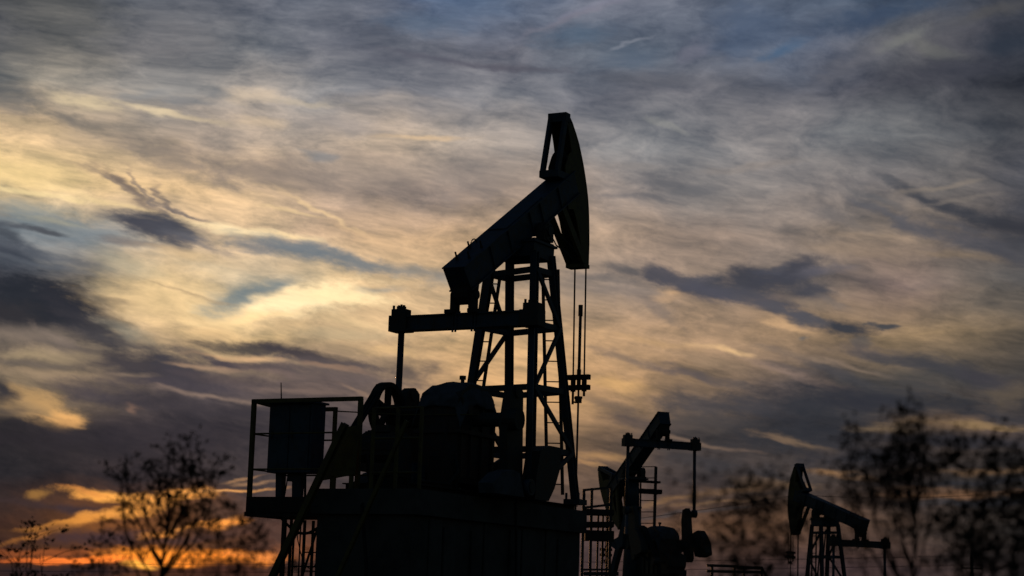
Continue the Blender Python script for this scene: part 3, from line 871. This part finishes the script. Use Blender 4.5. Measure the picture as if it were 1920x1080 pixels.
# --- caged ladder below it
cl = empty('caged_ladder', V3(O1), R1)
d = MB()
for y in (1.62, 1.22): d.bar((-4.7, y, -.62), (-4.7, y, -O1[2] - .1), .04)
for i in range(9): d.tube([(-4.7, 1.62, -.85 - i * .32), (-4.7, 1.22, -.85 - i * .32)], .012, 6)
d.build('ladder_frame', RUST, cl)
for k in range(5):
    z = -.86 - .56 * k; d = MB(); d.tube([(-4.7 - .42 * math.sin(math.pi * i / 12), 1.42 + .33 * math.cos(math.pi * i / 12), z) for i in range(13)], .014, 6); d.build('cage_hoop', RUST, cl)
for a in (.35, .9, 1.57, 2.25, 2.8):
    d = MB(); d.bar((-4.7 - .42 * math.sin(a), 1.42 + .33 * math.cos(a), -.7), (-4.7 - .42 * math.sin(a), 1.42 + .33 * math.cos(a), -3.1), .018); d.build('cage_bar', RUST, cl)
d = MB(); d.bar((-4.9, 1.22, -.75), (-4.9, 1.72, -2.3), .03); d.bar((-4.9, 1.72, -2.3), (-4.9, 1.2, -3.4), .03); d.build('stay', RUST, cl)
tag(cl, 'thin caged steel ladder hanging below the cabinet platform', 'ladder')

# --- control cabinet on legs, standing on the platform
cb = empty('control_cabinet', V3((O1[0], O1[1], O1[2] - .24)), R1)
z0 = .24
def tilt_box(mb, x0, x1, y0, y1, za, zb): return mb.box(x0, x1, y0, y1, za, zb, .01)
d = MB(); tilt_box(d, -4.75, -4.32, 1.54, 2.44, .20 + z0, 1.41 + z0); d.box(-4.80, -4.28, 1.50, 2.48, 1.41 + z0, 1.445 + z0); ca = d.build('cabinet_body', CABM, cb)
for (a, b) in ((1.58, 1.98), (2.0, 2.40)):
    d = MB(); d.box(-4.775, -4.752, a, b, .26 + z0, 1.36 + z0); dr = d.build('door', CABM, ca)
    d = MB(); d.box(-4.795, -4.776, (a + b) / 2 + .12, (a + b) / 2 + .15, .8 + z0, .92 + z0); d.build('handle', GREY, dr)
d = MB(); d.box(-4.78, -4.755, 1.55, 1.575, .25 + z0, 1.37 + z0)
for (y, w0, w1) in ((2.27, .13, .08), (1.90, .18, .12)):
    d = MB(); d.prism([(-4.62, .20 + z0), (-4.48, .20 + z0), (-4.51, -.0), (-4.59, -.0)], y - w0 / 2, y + w0 / 2); d.box(-4.62, -4.48, y - w0 * .4, y + w0 * .4, -.0, .02); d.build('cabinet_leg', CABM, cb)
d = MB(); d.box(-4.62, -4.5, 1.84, 2.10, .06 + z0, .205 + z0, .02); d.build('cable_box', CABM, cb)
d = MB(); d.tube([(-4.6, 2.08, .2 + z0), (-4.6, 2.13, .08), (-4.6, 2.15, .0)], .012, 6); d.build('conduit', RUBB, cb); d = MB(); d.tube([(-4.7, 1.66, .2 + z0), (-4.7, 1.64, 0)], .022, 8); d.build('conduit', RUBB, cb)
d = MB(); d.tube([(-4.6, 2.30, 1.44 + z0), (-4.6, 2.33, 1.80 + z0)], .014, 6, .009); d.tube([(-4.6, 2.30, 1.44 + z0), (-4.6, 2.3, 1.5 + z0)], .03, 8); d.build('antenna', RUBB, cb)
tag(cb, 'upright two-door control cabinet with a short antenna inside the railing cage', 'cabinet')

# --- sloping yellow beams propped against the foundation, belt guard and hand rails
for k, (p, q, w, lab) in enumerate((((-5.55, .34, .95), (-5.55, 2.72, -O1[2] - .05), .15, 'sloping steel beam rising past the cabinet platform, left of the other sloping beam'),
                               ((-5.55, -.86, .98), (-5.55, 1.36, -O1[2] - .05), .09, 'slim sloping beam in front of the dark foundation, right of the other sloping beam'))):
    r = empty('inclined_beam', V3(O1), R1); d = MB(); d.hbeam(p, q, w * .7, w * .7, .02, (1, 0, 0)); d.build('beam', YELL, r)
    d = MB(); d.box(q[0] - .2, q[0] + .2, q[1] - .2, q[1] + .2, q[2] - .05, q[2] + .03); d.build('foot_plate', RUST, r)
    tag(r, lab, 'beam', 'sloping beams at the foundation')
bgd = empty('belt_guard', V3(O1), R1)
d = MB(); d.add([(-5.3, .46, .93), (-5.3, .24, .93), (-5.3, .30, .12), (-5.3, .95, .02), (-5.24, .46, .93), (-5.24, .24, .93), (-5.24, .30, .12), (-5.24, .95, .02)], [(0, 1, 2, 3), (7, 6, 5, 4), (0, 4, 5, 1), (1, 5, 6, 2), (2, 6, 7, 3), (3, 7, 4, 0)])
d.build('guard_plate', YELL, bgd); d = MB(); d.bar((-5.27, .35, .1), (-5.27, .35, -.13), .06); d.build('guard_post', YELL, bgd); d = MB(); d.bar((-5.27, .7, .1), (-5.27, .7, -.13), .06); d.build('guard_post', YELL, bgd)
tag(bgd, 'tapered sheet metal guard between the cabinet cage and the motor', 'guard')
gr_ = empty('guard_rail', V3(O1), R1)
for (y) in (-.05, -.52, -.98):
    d = MB(); d.bar((-5.28, y, -.12), (-5.28, y, 1.24), .05); d.build('rail_post', YELL, gr_)
for z in (1.23, .72, .15):
    d = MB(); d.tube([(-5.28, -.05, z), (-5.28, -.98, z)], .018, 8); d.build('rail', YELL, gr_)
tag(gr_, 'yellow pipe railing in front of the gearbox of the middle pumpjack', 'railing')

# --- far unit on the right: same kind, head to the left
O3, R3 = frame_for(1541, 960, 89, -27, 5.3, .25)
far = empty('pumpjack', O3, R3)
tag(far, 'smallest and farthest pumpjack at the right with its head facing left', 'pumpjack', UNITS)
e = make_beam(far, -15); make_tower(far); make_crank(far, e, 0, (e[0] - .28, 1.30)); make_string(far, -15, -O3[2] + .4); make_gearbox(far); make_skid(far)
f3 = empty('concrete_foundation', V3((O3[0], O3[1], -.2)), R3); f = MB(); f.box(-5.3, 1.4, -1.1, 1.1, 0, O3[2] + .2 - .1, .02); f.build('cap_slab', CONC, f3)
tag(f3, 'concrete foundation under the farthest pumpjack on the right', 'foundation')

# --- middle distance unit seen with its head down, single post
O2, R2 = frame_for(1187, 885, 76, -21, 5.24, .25)
mid = empty('pumpjack', O2, R2)
tag(mid, 'second pumpjack right of the large one with its beam tail raised and head lowered', 'pumpjack', UNITS)
e = make_beam(mid, -61, .15); cc = (e[0] + .03, e[1] - 2.5 - 1.21); make_crank(mid, e, 168, cc, 1.0); make_gearbox(mid, cc[1] - 1.3); make_skid(mid, dz=cc[1] - 1.3); make_string(mid, -61, -O2[2] + .4)
d = MB(); d.tube([(.25, 0, 3.9), (.25, 0, 4.93)], .27, 16, .24); d.tube([(.25, 0, 3.86), (.25, 0, 3.93)], .36, 16); d.box(-.25, .75, -.42, .42, 4.93, 4.985)
d.tube([(.25, 0, 3.86), (.0, 0, 2.2), (-.1, 0, .05)], .27, 16, .52); d.build('tower_post', BLUE, mid, True)
d = MB(); d.bar((.25, .1, 3.9), (1.6, .5, .05), .22, .22); d.build('tower_leg', BLUE, mid)
d = MB(); d.bar((.25, -.1, 3.9), (1.6, -.5, .05), .22, .22); d.build('tower_leg', BLUE, mid)
l = MB(); p0, p1 = V3((.3, -.98, 5.5)), V3((.05, -.82, .3)); q0, q1 = V3((.3, -.34, 5.46)), V3((.05, -.3, .3))
l.bar(p0, p1, .09); l.bar(p0, q0, .03)
for i in range(11): c0_, c1_ = p0.lerp(p1, (i + 1) / 12), q0.lerp(q1, (i + 1) / 12); l.tube([c0_, c1_], .018, 6)
l.bar(q0, q1, .05); l.build('ladder', GREY, mid)
d = MB(); d.box(.05, .5, -1.15, -.28, 4.45, 4.62); d.box(.1, .4, -1.1, -.3, 4.86, 4.94); d.box(0, .3, -1.1, -.5, 2.5, 2.75); d.build('ladder_rest', RUST, mid)
f2 = empty('concrete_foundation', V3((O2[0], O2[1], -.2)), R2); f = MB(); f.box(-5.3, 1.6, -1.2, 1.2, 0, O2[2] + .2 - .1, .02); f.build('cap_slab', CONC, f2)
tag(f2, 'concrete foundation under the second pumpjack with the lowered head', 'foundation')

# --- railed walkway between the first and second unit
wk = empty('walkway', at(1096, 1000, 60)); wz = wk.location.copy()
def W(px, py, Y=60): return at(px, py, Y) - wz
GZ = -wz.z - .15
for (x, yt, Y) in ((1095, 917, 60), (1110, 915, 60), (1122, 957, 61), (1131, 957, 61), (1140, 957, 61), (1146, 916, 60)):
    d = MB(); p = W(x, yt, Y); d.bar(p, (p.x, p.y, GZ), .085 if Y == 60 else .06); d.build('post', GREY, wk)
for (a, b, th) in (((1094, 919), (1147, 914), .07), ((1094, 952), (1147, 946), .07), ((1094, 1068), (1147, 1068), .06), ((1094, 1076), (1160, 1076), .12)):
    d = MB(); d.bar(W(*a), W(*b), .06, th); d.build('rail', GREY, wk)
for (a, b, th) in (((1094, 960), (1150, 962), .16), ((1094, 984), (1150, 984), .15), ((1096, 1004), (1150, 1006), .30)):
    d = MB(); d.bar(W(*a, 60.4), W(*b, 60.4), .9, th); d.build('deck', RUST, wk)
tag(wk, 'narrow railed steel walkway squeezed between the large and the second pumpjack', 'walkway')

# --- low fence right of the second unit
fc = empty('pipe_fence', at(1390, 1070, 72)); fz = fc.location.copy()
def Wf(px, py, Y=72): return at(px, py, Y) - fz
for x, yt in ((1335, 1062), (1377, 1062), (1395, 1064), (1428, 1064)):
    d = MB(); p = Wf(x, yt); d.bar(p, (p.x, p.y, -fz.z - .2), .09); d.build('post', GREY, fc)
for a, b, th in (((1325, 1060), (1382, 1062), .10), ((1382, 1064), (1430, 1065), .12), ((1325, 1071), (1430, 1073), .10)):
    d = MB(); d.bar(Wf(*a), Wf(*b), .06, th); d.build('rail', GREY, fc)
d = MB(); p = Wf(1428, 1064); d.bar(p, Wf(1440, 1088), .09); d.build('corner_brace', GREY, fc)
tag(fc, 'low pipe fence at the lower edge, right of the second pumpjack', 'fence')

# --- power line
def pole(px, py, Y, lab):
    t = at(px, py, Y); r = empty('utility_pole', (t.x, t.y, -.3)); h = t.z + .3
    d = MB(); d.tube([(0, 0, 0), (0, 0, h - .9)], .16, 10, .11); d.build('pole_shaft', WOOD, r)
    d = MB(); d.tube([(0, 0, h - 1.0), (0, 0, h)], .035, 8); d.tube([(-.02, 0, h - .25), (.12, 0, h - .1)], .03, 6); d.build('lightning_rod', GREY, r)
    d = MB(); d.bar((-.75, 0, h - 1.75), (.75, 0, h - 1.75), .1); d.build('crossarm', WOOD, r)
    for x in (-.7, 0, .7):
        d = MB(); z = h - 1.7 if x else h - .9; d.tube([(x, 0, z), (x, 0, z + .12)], .05, 8); d.tube([(x, 0, z + .1), (x, 0, z + .22)], .07, 8); d.build('insulator', GREY, r)
    tag(r, lab, 'utility pole'); return t
t1 = pole(1822, 1018, 140, 'thin wooden utility pole with a crossarm at the lower right')
t2 = at(-500, 1030, 170)
for k, dz_ in enumerate((-.9, -1.5)):
    d = MB(); a = V3((t1.x + (.7 if k else 0), t1.y, t1.z + dz_)); b = V3((t2.x, t2.y, t2.z + dz_)); o = a.copy(); pts = []
    for i in range(25):
        u = i / 24; p = a.lerp(b, u); p.z -= 1.3 * 4 * u * (1 - u) * .35; pts.append(p - o)
    d.tube(pts, .016, 5); w_ = d.build('power_cable', RUBB); w_.location = o
    tag(w_, ('upper' if k == 0 else 'lower') + ' of two thin cables leaving the utility pole to the left', 'cable', 'cables of the power line')

t3 = at(1497, 925, 150); r_ = empty('utility_pole', (t3.x, t3.y, -.3)); d = MB(); d.tube([(0, 0, 0), (0, 0, t3.z + .3)], .06, 8, .05); d.build('pole_shaft', WOOD, r_)
d = MB(); d.bar((-.4, 0, t3.z - .1), (.4, 0, t3.z - .1), .06); d.build('crossarm', WOOD, r_)
tag(r_, 'very thin pole half hidden behind the head of the farthest pumpjack', 'utility pole')
for k, (q, lab) in enumerate(((at(1100, 984, 120), 'thin cable sloping up from the second pumpjack towards the farthest one'), (at(2060, 905, 130), 'thin cable running right from behind the head of the farthest pumpjack'))):
    d = MB(); o = V3((t3.x, t3.y, t3.z - .1)); pts = []
    for i in range(21):
        u = i / 20; p = o.lerp(q, u); p.z -= 4 * u * (1 - u) * (.1 if k == 0 else .55); pts.append(p - o)
    d.tube(pts, .018, 5); w_ = d.build('power_cable', RUBB); w_.location = o; tag(w_, lab, 'cable', 'cables of the power line')
t4 = at(2060, 905, 130); r_ = empty('utility_pole', (t4.x, t4.y, -.3)); d = MB(); d.tube([(0, 0, 0), (0, 0, t4.z + .4)], .11, 8, .08); d.build('pole_shaft', WOOD, r_)
tag(r_, 'plain pole beyond the right edge of the view carrying a thin cable', 'utility pole')

# ------------------------------------------------------------------ shrubs and saplings close to the camera, out of focus
def leaf(mb, p, L, rnd):
    d = V3((rnd.uniform(-1, 1), rnd.uniform(-1, 1), rnd.uniform(-.5, 1))).normalized(); s = d.cross(V3((rnd.uniform(-1, 1), rnd.uniform(-1, 1), rnd.uniform(-1, 1)))).normalized()
    n = d.cross(s) * L * .12; w = s * L * rnd.uniform(.22, .36)
    mb.add([p, p + d * L * .35 + w + n, p + d * L, p + d * L * .4 - w + n, p + d * L * .5 - n * .3], [(0, 1, 4), (1, 2, 4), (2, 3, 4), (3, 0, 4)])
def shrub(name, label, cat, bx, Y, tips, leafL, dens, seed, r0=.012, depth=.25, fork=.35, group=None, clump=.02, trunk=None):
    rnd = random.Random(seed); base = at(bx, 1080, Y); base.z = -.15
    root = empty(name, base); st = MB(); fo_ = MB()
    fk = None
    if trunk:
        tt = at(trunk[0], trunk[1], Y) - base
        TP = [V3((tt.x * u + .02 * math.sin(u * 7) * Y / 8, tt.y * u, tt.z * u)) for u in [i / 12 for i in range(13)]]
        st.tube(TP, r0, 8, r0 * .35)
    for (tx, ty) in tips:
        tip = at(tx, ty, Y + rnd.uniform(-depth, depth)) - base; n = 9; pts = []
        bend = V3((rnd.uniform(-.04, .04), rnd.uniform(-.08, .08), 0)) * Y / 6
        stem_x = tip.x * .18
        for i in range(n + 1):
            u = i / n; k = u ** 1.7
            p = V3((stem_x * u + (tip.x - stem_x) * k, tip.y * k, tip.z * u)) + bend * math.sin(math.pi * u)
            p += V3((rnd.uniform(-1, 1), rnd.uniform(-1, 1), 0)) * .006 * (Y / 6)
            pts.append(p)
        if trunk:
            far_ = abs(tip.x - tt.x * min(1, tip.z / tt.z)); z0_ = max(tip.z * .55, tip.z - .12 - 1.5 * far_ - rnd.uniform(0, .15)); k0 = min(11.99, max(0, z0_ / tt.z * 12)); i0 = int(k0)
            a_ = TP[i0].lerp(TP[i0 + 1], k0 - i0); pts = []
            for i in range(n + 1):
                u = i / n; p = a_.lerp(tip, u); p.x += (tip.x - a_.x) * .22 * math.sin(math.pi * u)
                p += V3((rnd.uniform(-1, 1), rnd.uniform(-1, 1), rnd.uniform(-.6, .6))) * .008 * (Y / 6) * math.sin(math.pi * u); pts.append(p)
            st.tube(pts, r0 * rnd.uniform(.35, .5), 6, r0 * .12)
        else: st.tube(pts, r0 * rnd.uniform(.7, 1.1), 6, r0 * .16)
        for k in range(dens):
            u = 1 - (1 - fork) * rnd.random() ** 1.5; f_ = u * n; i = min(int(f_), n - 1); p = pts[i].lerp(pts[i + 1], f_ - i)
            ln = rnd.uniform(.05, .17) * (Y / 8); dr = V3((rnd.uniform(-1, 1), rnd.uniform(-.7, .7), rnd.uniform(.1, 1.2))).normalized()
            q = p + dr * ln; m_ = p.lerp(q, .5) + V3((0, 0, .012)); st.tube([p, m_, q], r0 * .2, 4, r0 * .09)
            for c in [q, m_] + ([p.lerp(q, .8)] if rnd.random() < .6 else []):
                for _ in range(rnd.randint(2, 5)):
                    leaf(fo_, c + V3((rnd.gauss(0, clump), rnd.gauss(0, clump), rnd.gauss(0, clump))), leafL * rnd.uniform(.5, 1.25), rnd)
    st.build('stem', BARK, root); fo_.build('foliage', LEAF, root)
    tag(root, label, cat, group); return root
G = 'dark shrubs in the foreground'
shrub('sapling', 'blurred bare-branched sapling silhouetted in front of the orange sunset', 'sapling', 312, 10.0,
      [(312, 905), (236, 850), (224, 884), (232, 935), (262, 893), (296, 880), (316, 850), (346, 853), (362, 884), (378, 868), (400, 872), (412, 888), (340, 905), (250, 975), (275, 940), (380, 915), (396, 955), (345, 950), (290, 925), (330, 880)],
      .028, 6, 3, .018, .25, .3, G, .012, (314, 925))
shrub('sapling', 'thin blurred twig rising left of the sapling at the sunset', 'sapling', 225, 11,
      [(197, 945), (188, 962), (205, 1010), (222, 1040), (200, 975)], .03, 5, 4, .008, .1, .4, G)
shrub('shrub', 'blurred dark shrub just below the left end of the cabinet platform', 'shrub', 450, 8.5,
      [(440, 972), (458, 985), (478, 1000), (392, 1000), (410, 1010), (425, 1020), (500, 1010), (465, 1030), (405, 1035), (450, 1000), (380, 1045), (520, 1040)], .03, 9, 5, .01, .2, .55, G)
shrub('shrub', 'small spiky shrub in the lower left corner', 'shrub', 62, 15,
      [(57, 1004), (49, 1018), (66, 1020), (22, 1048), (38, 1046), (84, 1050), (30, 1060), (72, 1040)], .045, 6, 6, .016, .1, .6, G)
shrub('shrub', 'low blurred twigs at the bottom edge between corner shrub and sapling', 'shrub', 180, 10,
      [(150, 1060), (172, 1052), (190, 1064), (212, 1058), (140, 1070), (240, 1062), (262, 1070)], .03, 4, 7, .006, .2, .6, G)
rr = random.Random(11)
shrub('shrub', 'tall heavily blurred leafy shrub right of the farthest pumpjack', 'shrub', 1735, 7.4,
      [(1696, 792), (1728, 796), (1780, 815), (1628, 838), (1598, 852), (1584, 876), (1660, 845), (1690, 832), (1742, 838), (1650, 884), (1722, 862), (1594, 905), (1610, 940), (1700, 880), (1680, 910), (1745, 880), (1660, 920), (1720, 915), (1635, 900), (1700, 945), (1665, 860), (1690, 870), (1625, 870), (1712, 838), (1670, 890), (1690, 925)],
      .024, 8, 8, .012, .3, .5, G, .024, (1712, 930))
shrub('shrub', 'wide blurred shrub filling the lower right corner', 'shrub', 1850, 7.0,
      [(1772, 850), (1790, 868), (1812, 850), (1838, 866), (1852, 846), (1872, 838), (1895, 858), (1915, 872), (1935, 850), (1780, 900), (1805, 915), (1830, 900), (1860, 905), (1885, 910), (1910, 920), (1925, 940), (1790, 950), (1820, 960), (1850, 950), (1880, 965), (1905, 980), (1765, 985), (1840, 1000), (1870, 1010), (1800, 1010)],
      .032, 15, 9, .008, .3, .3, G, .022)
shrub('shrub', 'blurred low shrubs in front of the gap between second and farthest pumpjack', 'shrub', 1400, 6.6,
      [(1345, 955), (1370, 965), (1388, 945), (1415, 922), (1425, 940), (1440, 965), (1465, 930), (1480, 958), (1400, 975), (1425, 985), (1375, 990), (1455, 985), (1330, 925), (1350, 985), (1500, 940), (1475, 990), (1410, 950), (1320, 975)],
      .028, 15, 10, .006, .3, .5, G, .026)
shrub('shrub', 'blurred thin shrub directly right of the second pumpjack ladder', 'shrub', 1270, 6.9,
      [(1258, 940), (1250, 965), (1272, 970), (1290, 985), (1245, 1000), (1300, 1010), (1262, 1005)], .02, 5, 12, .005, .2, .6, G)
shrub('shrub', 'blurred shrub below the beam of the farthest pumpjack', 'shrub', 1600, 6.5,
      [(1560, 955), (1540, 985), (1590, 1010), (1620, 1000), (1640, 985), (1520, 1000), (1660, 1010), (1610, 1040), (1570, 1040), (1640, 1040)], .02, 5, 13, .005, .3, .5, G)
